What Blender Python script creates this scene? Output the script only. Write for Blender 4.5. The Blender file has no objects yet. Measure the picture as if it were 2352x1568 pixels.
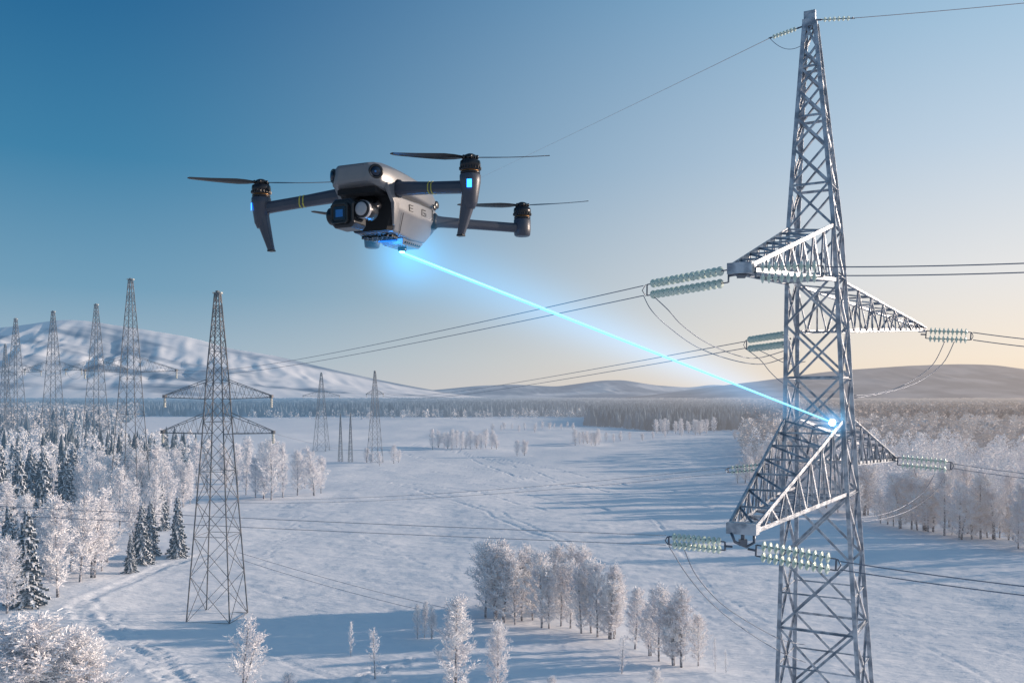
import bpy, math, random
import numpy as np
from mathutils import Vector, Matrix
random.seed(11); rng=np.random.default_rng(11)
C=bpy.context.scene.collection
F=2037.; CX=1176.; HY=908.; H=27.
R=math.radians
def P(px,py,Y): return Vector(((px-CX)*Y/F, Y, H-(py-HY)*Y/F))
def G(px,py):
    Y=H*F/(py-HY); return ((px-CX)*Y/F, Y)
def lin(r,g,b):
    f=lambda c:(c/255/12.92) if c/255<=.04045 else ((c/255+.055)/1.055)**2.4
    return (f(r),f(g),f(b),1)
# ------------------------------------------------------------ noise
_T=rng.random((256,256))
def vn(x,y,s=0):
    x=np.asarray(x,float)+s*17.3; y=np.asarray(y,float)+s*31.7
    xi=np.floor(x).astype(int); yi=np.floor(y).astype(int)
    fx=x-xi; fy=y-yi; fx=fx*fx*(3-2*fx); fy=fy*fy*(3-2*fy)
    a=_T[xi%256,yi%256]; b=_T[(xi+1)%256,yi%256]; c=_T[xi%256,(yi+1)%256]; d=_T[(xi+1)%256,(yi+1)%256]
    return (a*(1-fx)+b*fx)*(1-fy)+(c*(1-fx)+d*fx)*fy-.5
def gz(x,y):
    return 2.4*vn(x/70,y/90,1)+1.0*vn(x/24,y/30,2)+.26*vn(x/8,y/9,3)
# ------------------------------------------------------------ materials
def paint_haze(nt, sh, D, mx=1.0):  # aerial haze painted on surfaces: haze-coloured emission mixed in by distance from origin
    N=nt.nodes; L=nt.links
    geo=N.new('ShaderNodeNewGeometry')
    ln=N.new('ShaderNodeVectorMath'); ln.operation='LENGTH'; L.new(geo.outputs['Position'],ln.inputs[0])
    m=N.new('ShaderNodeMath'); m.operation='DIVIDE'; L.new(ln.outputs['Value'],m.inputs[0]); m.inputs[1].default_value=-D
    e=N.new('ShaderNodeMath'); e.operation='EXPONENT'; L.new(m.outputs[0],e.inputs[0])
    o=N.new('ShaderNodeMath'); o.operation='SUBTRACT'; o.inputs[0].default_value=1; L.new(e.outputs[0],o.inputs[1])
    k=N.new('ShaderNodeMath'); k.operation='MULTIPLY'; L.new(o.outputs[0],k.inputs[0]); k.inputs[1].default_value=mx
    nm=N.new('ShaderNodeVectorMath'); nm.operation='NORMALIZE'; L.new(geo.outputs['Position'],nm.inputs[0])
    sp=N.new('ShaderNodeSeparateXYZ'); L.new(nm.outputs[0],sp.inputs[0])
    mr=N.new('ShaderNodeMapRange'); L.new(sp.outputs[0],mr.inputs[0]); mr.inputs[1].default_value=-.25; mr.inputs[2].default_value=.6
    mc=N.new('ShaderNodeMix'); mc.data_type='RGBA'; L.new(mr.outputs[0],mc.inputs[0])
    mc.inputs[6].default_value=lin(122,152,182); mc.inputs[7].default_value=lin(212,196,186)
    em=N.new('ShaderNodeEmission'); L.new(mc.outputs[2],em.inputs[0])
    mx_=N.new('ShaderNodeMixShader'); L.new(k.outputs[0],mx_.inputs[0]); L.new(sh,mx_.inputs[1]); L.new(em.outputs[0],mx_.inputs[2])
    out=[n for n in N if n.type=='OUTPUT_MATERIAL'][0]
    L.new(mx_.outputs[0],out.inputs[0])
def mat(name, col, rough=.6, metal=0, col2=None, nscale=5, bump=0, bscale=30, haze=None, hmx=1, trans=0, emit=None, estr=0, lo=.4, hi=.6, obj_rand=0, stretch=None, diffuse=False):
    m=bpy.data.materials.new(name); m.use_nodes=True; nt=m.node_tree; N=nt.nodes; L=nt.links
    if diffuse:
        N.remove(N['Principled BSDF']); b=N.new('ShaderNodeBsdfDiffuse'); cin=b.inputs['Color']; cin.default_value=(*col[:3],1); L.new(b.outputs[0],N['Material Output'].inputs[0])
    else:
        b=N['Principled BSDF']; cin=b.inputs['Base Color']; cin.default_value=(*col[:3],1); b.inputs['Roughness'].default_value=rough; b.inputs['Metallic'].default_value=metal
    geo=N.new('ShaderNodeNewGeometry')
    if col2 is not None:
        t=N.new('ShaderNodeTexNoise'); t.inputs['Scale'].default_value=nscale; t.inputs['Detail'].default_value=6 if stretch else 3
        tc=N.new('ShaderNodeTexCoord'); src=tc.outputs['Object'] if obj_rand==0 else geo.outputs['Position']
        if stretch:
            mp=N.new('ShaderNodeMapping'); mp.vector_type='TEXTURE'; mp.inputs['Scale'].default_value=stretch[0]; mp.inputs['Rotation'].default_value=stretch[1]; L.new(src,mp.inputs[0]); src=mp.outputs[0]
        L.new(src,t.inputs['Vector'])
        mr=N.new('ShaderNodeMapRange'); L.new(t.outputs[0],mr.inputs[0]); mr.inputs[1].default_value=lo; mr.inputs[2].default_value=hi
        mc=N.new('ShaderNodeMix'); mc.data_type='RGBA'; L.new(mr.outputs[0],mc.inputs[0]); mc.inputs[6].default_value=(*col[:3],1); mc.inputs[7].default_value=(*col2[:3],1)
        L.new(mc.outputs[2],cin)
    if bump:
        t=N.new('ShaderNodeTexNoise'); t.inputs['Scale'].default_value=bscale; t.inputs['Detail'].default_value=5
        tc=N.new('ShaderNodeTexCoord'); L.new(tc.outputs['Object'],t.inputs['Vector'])
        bp=N.new('ShaderNodeBump'); bp.inputs['Strength'].default_value=bump; bp.inputs['Distance'].default_value=.05; L.new(t.outputs[0],bp.inputs['Height']); L.new(bp.outputs[0],b.inputs['Normal'])
    if emit: b.inputs['Emission Color'].default_value=(*emit[:3],1); b.inputs['Emission Strength'].default_value=estr
    sh=b.outputs[0]
    if haze: paint_haze(nt,sh,haze,hmx)
    return m
M={}
M['steel']=mat('galvanised_steel',(.26,.29,.34),.42,.5,(.54,.57,.62),3.0,.3,25)
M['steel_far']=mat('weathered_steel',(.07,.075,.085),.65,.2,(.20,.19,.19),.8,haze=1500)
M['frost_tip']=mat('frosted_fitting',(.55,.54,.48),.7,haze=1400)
M['wire']=mat('aluminium_cable',(.17,.20,.26),.45,.4)
M['wire_pink']=mat('earth_wire',(.50,.38,.35),.5,.3)
M['glass_ins']=mat('pale_green_glass',(.50,.62,.54),.14,0,(.74,.82,.74),8)
M['fitting']=mat('dark_steel_fitting',(.14,.16,.20),.4,.7)
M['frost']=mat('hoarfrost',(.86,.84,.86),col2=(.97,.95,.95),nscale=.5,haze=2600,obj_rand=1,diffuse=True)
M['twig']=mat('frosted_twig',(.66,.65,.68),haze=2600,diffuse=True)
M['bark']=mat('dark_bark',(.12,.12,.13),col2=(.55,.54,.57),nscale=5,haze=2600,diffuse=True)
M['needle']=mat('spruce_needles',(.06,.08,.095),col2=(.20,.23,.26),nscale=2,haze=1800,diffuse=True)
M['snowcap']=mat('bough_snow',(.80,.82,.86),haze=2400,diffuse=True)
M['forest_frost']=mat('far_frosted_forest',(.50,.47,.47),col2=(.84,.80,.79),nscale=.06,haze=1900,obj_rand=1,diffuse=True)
M['forest_brown']=mat('far_brown_forest',(.22,.19,.19),col2=(.58,.52,.50),nscale=.03,haze=2600,obj_rand=1,diffuse=True)  # warm tone of the low sun tinted into the base colour
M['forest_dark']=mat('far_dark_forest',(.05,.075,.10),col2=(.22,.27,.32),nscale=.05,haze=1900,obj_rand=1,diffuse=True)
M['grey']=mat('grey_shell',(.155,.162,.18),.36,.12,(.18,.185,.20),6,.04,300)
M['arm']=mat('dark_grey_arm',(.042,.050,.072),.40,.1,(.052,.060,.084),6,.04,300)
M['grey_lt']=mat('pale_grey_shell',(.34,.34,.36),.35,.1)
M['black']=mat('black_plastic',(.010,.011,.014),.32)
M['blackm']=mat('black_metal',(.020,.022,.028),.3,.5)
M['cavity']=mat('cavity_shade_black',(.005,.006,.009),.8)  # black used for the shade inside the gimbal cavity
M['lens']=mat('lens_glass',(.006,.015,.035),.04,0)
M['lensblue']=mat('painted_blue_lens_glint',(.01,.07,.22),.05,0,emit=(.04,.25,.8),estr=.10)  # blue lens reflection painted in, with a slight glow
M['led']=mat('blue_lamp',(.1,.4,1),.3,0,emit=(.02,.22,1),estr=5)
M['ledw']=mat('cyan_lamp',(.5,.8,1),.3,0,emit=(.08,.50,1),estr=60)
M['bellyb']=mat('dim_blue_lamp',(.05,.2,.5),.3,0,emit=(.01,.2,.9),estr=.7)
M['yellow']=mat('yellow_stripe',(.42,.38,.06),.5)
M['copper']=mat('motor_winding',(.25,.14,.06),.4,.8)
M['beam']=mat('laser_light',(.1,.3,.4),.5,0,emit=(.20,.72,1),estr=1.25)
M['spot']=mat('laser_spot',(.8,.95,1),.5,0,emit=(.5,.88,1),estr=12)
# ------------------------------------------------------------ object helpers
def link(o,parent=None):
    C.objects.link(o)
    if parent: o.parent=parent
    return o
def tag(o,label=None,cat=None,group=None,kind=None):
    if label: o['label']=label
    if cat: o['category']=cat
    if group: o['group']=group
    if kind: o['kind']=kind
    return o
def empty(name,loc=(0,0,0),rz=0):
    o=bpy.data.objects.new(name,None); o.empty_display_size=.2; link(o); o.location=loc; o.rotation_euler=(0,0,rz); return o
class MB:
    def __init__(s): s.v=[]; s.f=[]; s.m=[]; s.mi=0; s.sm=[]
    def add(s,vs,fs,smooth=False):
        n=len(s.v); s.v+= [tuple(v) for v in vs]; s.f+=[tuple(i+n for i in f) for f in fs]; s.m+=[s.mi]*len(fs); s.sm+=[smooth]*len(fs)
    def frame(s,p,q,up=None):
        d=(Vector(q)-Vector(p)).normalized()
        u=Vector(up) if up else Vector((0,0,1))
        if abs(d.dot(u))>.97: u=Vector((1,0,0))
        a=d.cross(u).normalized(); b=a.cross(d).normalized(); return a,b
    def beam(s,p,q,w,w2=None,hh=None,up=None):
        p=Vector(p);q=Vector(q);a,b=s.frame(p,q,up); w2=w2 or w; r=(hh/w if hh else 1)
        vs=[p+a*x*w/2+b*y*w*r/2 for x,y in((-1,-1),(1,-1),(1,1),(-1,1))]+[q+a*x*w2/2+b*y*w2*r/2 for x,y in((-1,-1),(1,-1),(1,1),(-1,1))]
        s.add(vs,[(0,1,5,4),(1,2,6,5),(2,3,7,6),(3,0,4,7),(3,2,1,0),(4,5,6,7)])
    def ell(s,p,q,w,t=None,up=None):
        p=Vector(p);q=Vector(q);a,b=s.frame(p,q,up); t=t or w*.22
        sec=[(0,0),(w,0),(w,t),(t,t),(t,w),(0,w)]
        vs=[p+a*(x-w*.3)+b*(y-w*.3) for x,y in sec]+[q+a*(x-w*.3)+b*(y-w*.3) for x,y in sec]
        s.add(vs,[(i,(i+1)%6,(i+1)%6+6,i+6) for i in range(6)]+[(3,2,1,0),(5,4,3,0),(6,7,8,9),(6,9,10,11)])
    def tube(s,pts,rs,n=6,cap=True):
        pts=[Vector(p) for p in pts]; 
        if not hasattr(rs,'__len__'): rs=[rs]*len(pts)
        vs=[];fs=[]
        a=None
        for i,p in enumerate(pts):
            d=(pts[min(i+1,len(pts)-1)]-pts[max(i-1,0)]).normalized()
            if a is None:
                u=Vector((0,0,1)) if abs(d.z)<.9 else Vector((1,0,0)); a=d.cross(u).normalized()
            else: a=(a-d*a.dot(d)).normalized()
            b=d.cross(a)
            for k in range(n):
                t=2*math.pi*k/n; vs.append(p+(a*math.cos(t)+b*math.sin(t))*rs[i])
        for i in range(len(pts)-1):
            for k in range(n): fs.append((i*n+k,i*n+(k+1)%n,(i+1)*n+(k+1)%n,(i+1)*n+k))
        if cap: fs.append(tuple(range(n))[::-1]); fs.append(tuple((len(pts)-1)*n+k for k in range(n)))
        s.add(vs,fs,n>5)
    def lathe(s,prof,n=24,o=(0,0,0),ax='z'):
        vs=[];fs=[]
        for r,z in prof:
            for k in range(n):
                t=2*math.pi*k/n; c,d=r*math.cos(t),r*math.sin(t)
                v={'z':(c,d,z),'y':(c,z,-d),'x':(z,c,d)}[ax]
                vs.append((v[0]+o[0],v[1]+o[1],v[2]+o[2]))
        for i in range(len(prof)-1):
            for k in range(n): fs.append((i*n+k,i*n+(k+1)%n,(i+1)*n+(k+1)%n,(i+1)*n+k))
        fs.append(tuple(range(n))[::-1]); fs.append(tuple((len(prof)-1)*n+k for k in range(n)))
        s.add(vs,fs,True)
    def loft(s,secs,cap=True):
        n=len(secs[0]); vs=[v for q in secs for v in q]; fs=[]
        for i in range(len(secs)-1):
            for k in range(n): fs.append((i*n+k,i*n+(k+1)%n,(i+1)*n+(k+1)%n,(i+1)*n+k))
        if cap: fs.append(tuple(range(n))[::-1]); fs.append(tuple((len(secs)-1)*n+k for k in range(n)))
        s.add(vs,fs)
    def box(s,c,h):
        x,y,z=c;a,b,d=h
        vs=[(x+i*a,y+j*b,z+k*d) for k in(-1,1) for i,j in((-1,-1),(1,-1),(1,1),(-1,1))]
        s.add(vs,[(3,2,1,0),(4,5,6,7),(0,1,5,4),(1,2,6,5),(2,3,7,6),(3,0,4,7)])
    def build(s,name,mats,parent=None,bevel=0,fixn=False):
        me=bpy.data.meshes.new(name); me.from_pydata(s.v,[],s.f)
        mats=mats if isinstance(mats,(list,tuple)) else [mats]
        for m in mats: me.materials.append(m)
        me.polygons.foreach_set('material_index',s.m); me.polygons.foreach_set('use_smooth',s.sm)
        if fixn:
            import bmesh
            bm=bmesh.new(); bm.from_mesh(me); bmesh.ops.recalc_face_normals(bm,faces=bm.faces); bm.to_mesh(me); bm.free()
        me.update()
        o=bpy.data.objects.new(name,me); link(o,parent)
        if bevel:
            b=o.modifiers.new('bevel','BEVEL'); b.width=bevel; b.segments=4; b.limit_method='ANGLE'; b.angle_limit=R(22)
            for p in me.polygons: p.use_smooth=True
            b.harden_normals=True
        return o
def np_mesh(name,v,q,mats,mi=None,smooth=False):
    me=bpy.data.meshes.new(name)
    me.vertices.add(len(v)); me.vertices.foreach_set('co',np.asarray(v,np.float32).ravel())
    q=np.asarray(q,np.int32); me.loops.add(q.size); me.loops.foreach_set('vertex_index',q.ravel())
    me.polygons.add(len(q)); me.polygons.foreach_set('loop_start',np.arange(0,q.size,4,dtype=np.int32))
    try: me.polygons.foreach_set('loop_total',np.full(len(q),4,np.int32))
    except Exception: pass
    for m in mats: me.materials.append(m)
    if mi is not None: me.polygons.foreach_set('material_index',np.asarray(mi,np.int32))
    me.polygons.foreach_set('use_smooth',np.full(len(q),smooth))
    me.update(calc_edges=True); me.validate()
    o=bpy.data.objects.new(name,me); link(o); return o
# ------------------------------------------------------------ world, sun, camera
sc=bpy.context.scene
w=bpy.data.worlds.new('World'); sc.world=w; w.use_nodes=True
nt=w.node_tree; N=nt.nodes; L=nt.links
bg=N['Background']; bg.inputs[1].default_value=.095
SE=R(11); SV=Vector((.965,.20,0)).normalized()
az=math.atan2(SV.x,SV.y)
sky=N.new('ShaderNodeTexSky'); sky.sky_type='NISHITA'; sky.sun_disc=False; sky.sun_elevation=SE; sky.sun_rotation=az; sky.air_density=1.2; sky.dust_density=.4
tc=N.new('ShaderNodeTexCoord'); sp=N.new('ShaderNodeSeparateXYZ'); L.new(tc.outputs['Generated'],sp.inputs[0])
def ramp(stops):
    r=N.new('ShaderNodeValToRGB'); el=r.color_ramp.elements
    el[0].position=stops[0][0]; el[0].color=lin(*stops[0][1]); el[1].position=stops[-1][0]; el[1].color=lin(*stops[-1][1])
    for p,c in stops[1:-1]:
        e=el.new(p); e.color=lin(*c)
    L.new(sp.outputs[2],r.inputs[0]); return r
ra=ramp([(0,(184,194,206)),(.04,(160,184,202)),(.11,(114,160,189)),(.24,(62,130,170)),(.42,(26,96,146)),(.6,(46,92,136)),(1,(70,100,132))])
rb=ramp([(0,(255,230,200)),(.04,(255,238,218)),(.12,(240,237,235)),(.25,(202,219,235)),(.42,(152,194,224)),(1,(85,128,172))])
mr=N.new('ShaderNodeMapRange'); mr.interpolation_type='SMOOTHSTEP'; L.new(sp.outputs[0],mr.inputs[0]); mr.inputs[1].default_value=-.45; mr.inputs[2].default_value=.66
mc=N.new('ShaderNodeMix'); mc.data_type='RGBA'; L.new(mr.outputs[0],mc.inputs[0]); L.new(ra.outputs[0],mc.inputs[6]); L.new(rb.outputs[0],mc.inputs[7])
sc10=N.new('ShaderNodeVectorMath'); sc10.operation='SCALE'; L.new(mc.outputs[2],sc10.inputs[0]); sc10.inputs[3].default_value=10.4
mm=N.new('ShaderNodeMix'); mm.data_type='RGBA'; mm.inputs[0].default_value=.96; L.new(sky.outputs[0],mm.inputs[6]); L.new(sc10.outputs[0],mm.inputs[7])
L.new(mm.outputs[2],bg.inputs[0])
sd=bpy.data.lights.new('sun','SUN'); sd.energy=5; sd.angle=R(.5); sd.color=(1,.80,.64)
so=bpy.data.objects.new('sun',sd); link(so); so.location=(60,20,60)
sdir=Vector((SV.x*math.cos(SE),SV.y*math.cos(SE),math.sin(SE)))
so.rotation_euler=sdir.to_track_quat('Z','Y').to_euler()
cd=bpy.data.cameras.new('camera'); cam=bpy.data.objects.new('camera',cd); link(cam); sc.camera=cam
cam.location=(0,0,H); cam.rotation_euler=(R(90),0,0); cd.sensor_width=36; cd.lens=F/2352*36; cd.shift_y=124/2352; cd.clip_start=.1; cd.clip_end=60000
sc.view_settings.view_transform='Standard'
# ------------------------------------------------------------ ground
ys=[-400,-200,-80,0,30,55,70]; y=78.
while y<420: ys.append(y); y+=max(.38,y*y/46000)
while y<1500: ys.append(y); y+=y*.02
while y<30000: ys.append(y); y*=1.12
xs=list(np.arange(-115,115,.42)); x=115.; st=.6
while x<30000: xs.append(x); xs.insert(0,-x-.5); x+=st; st*=1.09
xs=np.array(xs); ys=np.array(ys,float); GX,GY=np.meshgrid(xs,ys)
Z=gz(GX,GY)
near=np.clip((420-GY)/200,0,1)
Z+=near*(.16*vn(GX/4.2,GY/1.9,4)+.07*vn(GX/1.1,GY/.9,5))
tracks=[([(470,1278),(445,1285),(380,1305),(300,1340),(215,1378),(168,1400),(225,1450),(320,1490),(400,1545),(470,1610)],1.6,.32),
 ([(168,1400),(100,1412),(0,1440),(-60,1450)],1.2,.2),([(215,1378),(260,1440),(360,1480),(440,1568)],.8,.28),
 ([(560,1182),(800,1166),(1000,1150),(1200,1128),(1500,1098),(1690,1080)],1.4,.45),([(560,1175),(700,1168),(900,1150),(1050,1150)],.9,.4),
 ([(740,1080),(900,1118),(1100,1180),(1300,1260),(1420,1300)],.7,.3),([(760,1080),(960,1130),(1150,1186),(1350,1270)],.6,.26),
 ([(880,1030),(1150,1085),(1400,1130),(1680,1180),(1760,1200)],1.0,.42),([(940,1020),(1200,1062),(1500,1120),(1780,1170)],1.0,.42),
 ([(900,1015),(1080,1040),(1250,1090),(1400,1130)],.9,.4),([(1000,1000),(1100,1060),(1200,1100)],.9,.4),
 ([(860,1090),(1000,1085),(1150,1110),(1300,1100)],.9,.4),([(780,1110),(960,1120),(1100,1140),(1250,1180)],.8,.4),([(820,1070),(980,1100),(1120,1120),(1400,1180)],.8,.35),
 ([(560,1335),(700,1380),(850,1430),(1000,1478)],.4,.22),([(560,1180),(760,1210),(900,1260),(1060,1330)],.4,.22),
 ([(1560,1360),(1680,1430),(1760,1500),(1810,1568),(1840,1620)],.5,.18),([(1600,1350),(1730,1425),(1830,1500),(1900,1580)],.5,.18),([(1640,1345),(1780,1420),(1900,1500),(1990,1580)],.5,.18),
 ([(2000,1400),(2120,1460),(2250,1530),(2330,1590)],.5,.18),([(2030,1380),(2200,1440),(2352,1500)],.5,.18),
 ([(620,1480),(800,1560),(950,1562),(1100,1545),(1300,1600)],.7,.25),([(1500,1200),(1600,1300),(1640,1345)],.6,.24)]
for pl,wd,dp in tracks:
    w_=[G(*p) for p in pl]
    dm=np.full(GX.shape,1e9)
    for (x0,y0),(x1,y1) in zip(w_[:-1],w_[1:]):
        dx,dy=x1-x0,y1-y0; l2=dx*dx+dy*dy
        t=np.clip(((GX-x0)*dx+(GY-y0)*dy)/l2,0,1)
        wob=1.6*vn(GY/9,GX/9,6)
        dm=np.minimum(dm,np.hypot(GX-x0-t*dx+wob,GY-y0-t*dy+wob))
    prof=-np.exp(-((dm-wd*.35)/(wd*.28))**2)+.45*np.exp(-((dm-wd*.95)/(wd*.35))**2)
    Z+=dp*.5*prof*(.25+2.2*np.abs(vn(GX/1.2,GY/.9,7)))*(dm<wd*4)
rf=random.Random(3)
fp=[(215,1395,420,1568),(240,1400,470,1560),(180,1420,380,1560),(760,1560,1100,1548),(820,1545,960,1500),(600,1300,700,1190)]
for x0,y0,x1,y1 in fp:
    for k in range(46):
        f=k/46; gx,gy=G(x0+(x1-x0)*f+rf.gauss(0,7),y0+(y1-y0)*f+rf.gauss(0,4))
        i0,i1=np.searchsorted(xs,[gx-1.2,gx+1.2]); j0,j1=np.searchsorted(ys,[gy-1.2,gy+1.2])
        d2=(GX[j0:j1,i0:i1]-gx)**2+(GY[j0:j1,i0:i1]-gy)**2
        Z[j0:j1,i0:i1]-=.16*np.exp(-d2/.10)-.04*np.exp(-(np.sqrt(d2)-.6)**2/.05)
ny,nx=GX.shape
V=np.stack([GX,GY,Z],-1).reshape(-1,3); idx=np.arange(nx*ny).reshape(ny,nx)
Q=np.stack([idx[:-1,:-1],idx[:-1,1:],idx[1:,1:],idx[1:,:-1]],-1).reshape(-1,4)
ms=bpy.data.materials.new('snow'); ms.use_nodes=True; n_=ms.node_tree; N2=n_.nodes; L2=n_.links; N2.remove(N2['Principled BSDF']); b=N2.new('ShaderNodeBsdfDiffuse')
geo=N2.new('ShaderNodeNewGeometry')
mp=N2.new('ShaderNodeMapping'); mp.inputs['Scale'].default_value=(.35,1,1); mp.inputs['Rotation'].default_value=(0,0,R(-25)); L2.new(geo.outputs['Position'],mp.inputs[0])
t1=N2.new('ShaderNodeTexNoise'); t1.inputs['Scale'].default_value=.22; t1.inputs['Detail'].default_value=6; t1.inputs['Roughness'].default_value=.66; L2.new(mp.outputs[0],t1.inputs['Vector'])
t2=N2.new('ShaderNodeTexNoise'); t2.inputs['Scale'].default_value=3.; t2.inputs['Detail'].default_value=3; L2.new(mp.outputs[0],t2.inputs['Vector'])
ad=N2.new('ShaderNodeMath'); ad.operation='MULTIPLY_ADD'; L2.new(t2.outputs[0],ad.inputs[0]); ad.inputs[1].default_value=.14; L2.new(t1.outputs[0],ad.inputs[2])
bp=N2.new('ShaderNodeBump'); bp.inputs['Strength'].default_value=.7; bp.inputs['Distance'].default_value=.7; L2.new(ad.outputs[0],bp.inputs['Height']); L2.new(bp.outputs[0],b.inputs['Normal'])
mc=N2.new('ShaderNodeMix'); mc.data_type='RGBA'; L2.new(t1.outputs[0],mc.inputs[0]); mc.inputs[6].default_value=(.82,.83,.87,1); mc.inputs[7].default_value=(.95,.94,.94,1); L2.new(mc.outputs[2],b.inputs['Color'])
paint_haze(n_,b.outputs[0],4200)
g=np_mesh('ground',V,Q,[ms],smooth=True); tag(g,'wide snow covered plain crossed by tracks','ground',kind='structure')
# ------------------------------------------------------------ mountains
def mountain(name,label,pts,Y0,dep,seed,m,rough=1.0,nx=420,ny=140,skew=0,gw=(.8,.35,.28,.14)):
    pts=sorted(pts); px=np.array([p[0] for p in pts]); hz=np.array([(HY-p[1])*Y0/F+H for p in pts]); X=(px-CX)*Y0/F
    gx=np.linspace(X[0],X[-1],nx); gt=np.linspace(-1,1,ny)
    A,T=np.meshgrid(gx,gt)
    ridge=np.interp(A,X,hz)
    k=np.ones(13)/13
    ridge=np.apply_along_axis(lambda r:np.convolve(np.pad(r,6,'edge'),k,'valid'),1,ridge)
    sh=np.clip(1-np.abs(T),0,1)**1.15
    u=A/900.; v=T*dep/900.
    gul=np.abs(vn(u*1.2+v*skew,v*.5,seed))*gw[0]+np.abs(vn(u*4+v*skew*2,v*1.2,seed+1))*gw[1]+np.abs(vn(u*9+v*skew*4,v*2.2,seed+2))*gw[2]+np.abs(vn(u*20+v*skew*8,v*4,seed+3))*gw[3]
    z=ridge*sh*(1-rough*.6*gul*np.clip(np.abs(T)*3+.04,0,1))-3
    YY=Y0+T*dep+ 500*vn(u*.7,T*0,seed+4)
    V=np.stack([A,YY,z],-1).reshape(-1,3); i=np.arange(nx*ny).reshape(ny,nx)
    Q=np.stack([i[:-1,:-1],i[:-1,1:],i[1:,1:],i[1:,:-1]],-1).reshape(-1,4)
    o=np_mesh(name,V,Q,[m],smooth=True); tag(o,label,'mountain',kind='structure'); return o
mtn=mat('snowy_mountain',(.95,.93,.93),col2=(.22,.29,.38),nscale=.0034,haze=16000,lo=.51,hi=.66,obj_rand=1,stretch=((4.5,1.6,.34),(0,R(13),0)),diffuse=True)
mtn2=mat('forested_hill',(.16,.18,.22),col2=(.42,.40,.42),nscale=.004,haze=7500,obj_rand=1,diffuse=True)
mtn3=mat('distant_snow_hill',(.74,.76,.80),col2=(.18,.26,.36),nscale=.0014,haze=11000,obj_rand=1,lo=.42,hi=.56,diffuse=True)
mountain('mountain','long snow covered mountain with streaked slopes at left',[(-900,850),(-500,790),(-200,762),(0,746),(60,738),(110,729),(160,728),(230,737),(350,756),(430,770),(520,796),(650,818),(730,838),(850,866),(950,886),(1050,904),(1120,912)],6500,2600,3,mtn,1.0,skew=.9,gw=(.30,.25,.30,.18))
mountain('mountain','low pale snowy hills in the middle distance',[(780,912),(900,902),(1000,894),(1100,884),(1180,881),(1280,886),(1380,872),(1430,871),(1500,883),(1580,889),(1630,882),(1700,888),(1850,905),(1950,914)],9500,1600,9,mtn3,.9,skew=.4)
mountain('hill','broad hazy brown hill on the right horizon',[(1380,915),(1500,905),(1620,888),(1750,872),(1880,853),(1960,846),(2080,838),(2180,835),(2260,837),(2352,850),(2500,862),(2700,880),(3100,915)],5600,1600,14,mtn2,.6)
# ------------------------------------------------------------ tree generators
def birch(seed,stems=1,slim=1.0,dens=1.0):
    rd=random.Random(seed); tb=MB(); cv=[]; cf=[]
    def quad(p,d,wd,ln):
        s=d.cross(Vector((rd.uniform(-1,1),rd.uniform(-1,1),rd.uniform(-1,1)))).normalized()*wd/2
        n=len(cv); e=p+d*ln; cv.extend([p-s*.7,p+s*.7,e+s*.8,e-s*.8]); cf.append((n,n+1,n+2,n+3))
    for s_ in range(stems):
        ang=rd.uniform(0,6.28); lean=(.14 if stems>1 else .03)*rd.uniform(.6,1.2); hh=10*(1 if s_==0 else rd.uniform(.72,.92))
        b0=Vector((math.cos(ang),math.sin(ang),0))*(.15 if stems>1 else 0)
        def tp(t,ang=ang,lean=lean,hh=hh,b0=b0):
            return b0+Vector((math.cos(ang)*lean*hh*t*t*.9+.12*math.sin(3.1*t+ang),math.sin(ang)*lean*hh*t*t*.9+.12*math.sin(2.3*t+ang*2),hh*t-.15))
        tb.mi=0; tb.tube([tp(i/9*.97) for i in range(10)],[.11*(1-i/9)**.8+.015 for i in range(10)],5)
        nl=int((58 if stems==1 else 36)*dens)
        for i in range(nl):
            t=.07+.90*((i+rd.random())/nl)**.85
            p=tp(t); a=i*2.4+rd.uniform(-.4,.4)
            prof=math.sin(math.pi*min(1,(t+.02)/1.04)**.75)**.75
            ln=(2.3*prof*rd.uniform(.45,1.15)+.3)*slim
            up=rd.uniform(.75,1.5)+.7*t
            d=Vector((math.cos(a),math.sin(a),up)).normalized()
            pts=[p+d*ln*k/3+Vector((0,0,-.12*ln*(k/3)**2)) for k in range(4)]
            tb.mi=1; tb.tube(pts,[.03,.022,.014,.007],3,False)
            nt_=int((7+ln*9)*dens)
            for j in range(nt_):
                f=.15+.87*rd.random()**.8; q=p+d*ln*f
                dd=(d*.9+Vector((rd.gauss(0,.65),rd.gauss(0,.65),rd.gauss(.2,.5)))).normalized(); tl=rd.uniform(.3,.8)
                for k in range(5):
                    d3=(dd*1.2+Vector((rd.gauss(0,.5),rd.gauss(0,.5),rd.gauss(0,.5)))).normalized()
                    quad(q+dd*tl*k/5,d3,rd.uniform(.04,.10),rd.uniform(.13,.30))
        for k in range(90):
            t=rd.uniform(.85,1); quad(tp(t*.97),Vector((rd.gauss(0,.4),rd.gauss(0,.4),1)).normalized(),.07,.3)
    cm=bpy.data.meshes.new('birch_crown'); cm.from_pydata([tuple(v) for v in cv],[],cf); cm.materials.append(M['frost'])
    tm=bpy.data.meshes.new('birch_trunk'); tm.from_pydata(tb.v,[],tb.f); tm.materials.append(M['bark']); tm.materials.append(M['twig']); tm.polygons.foreach_set('material_index',tb.m)
    return tm,cm
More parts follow.
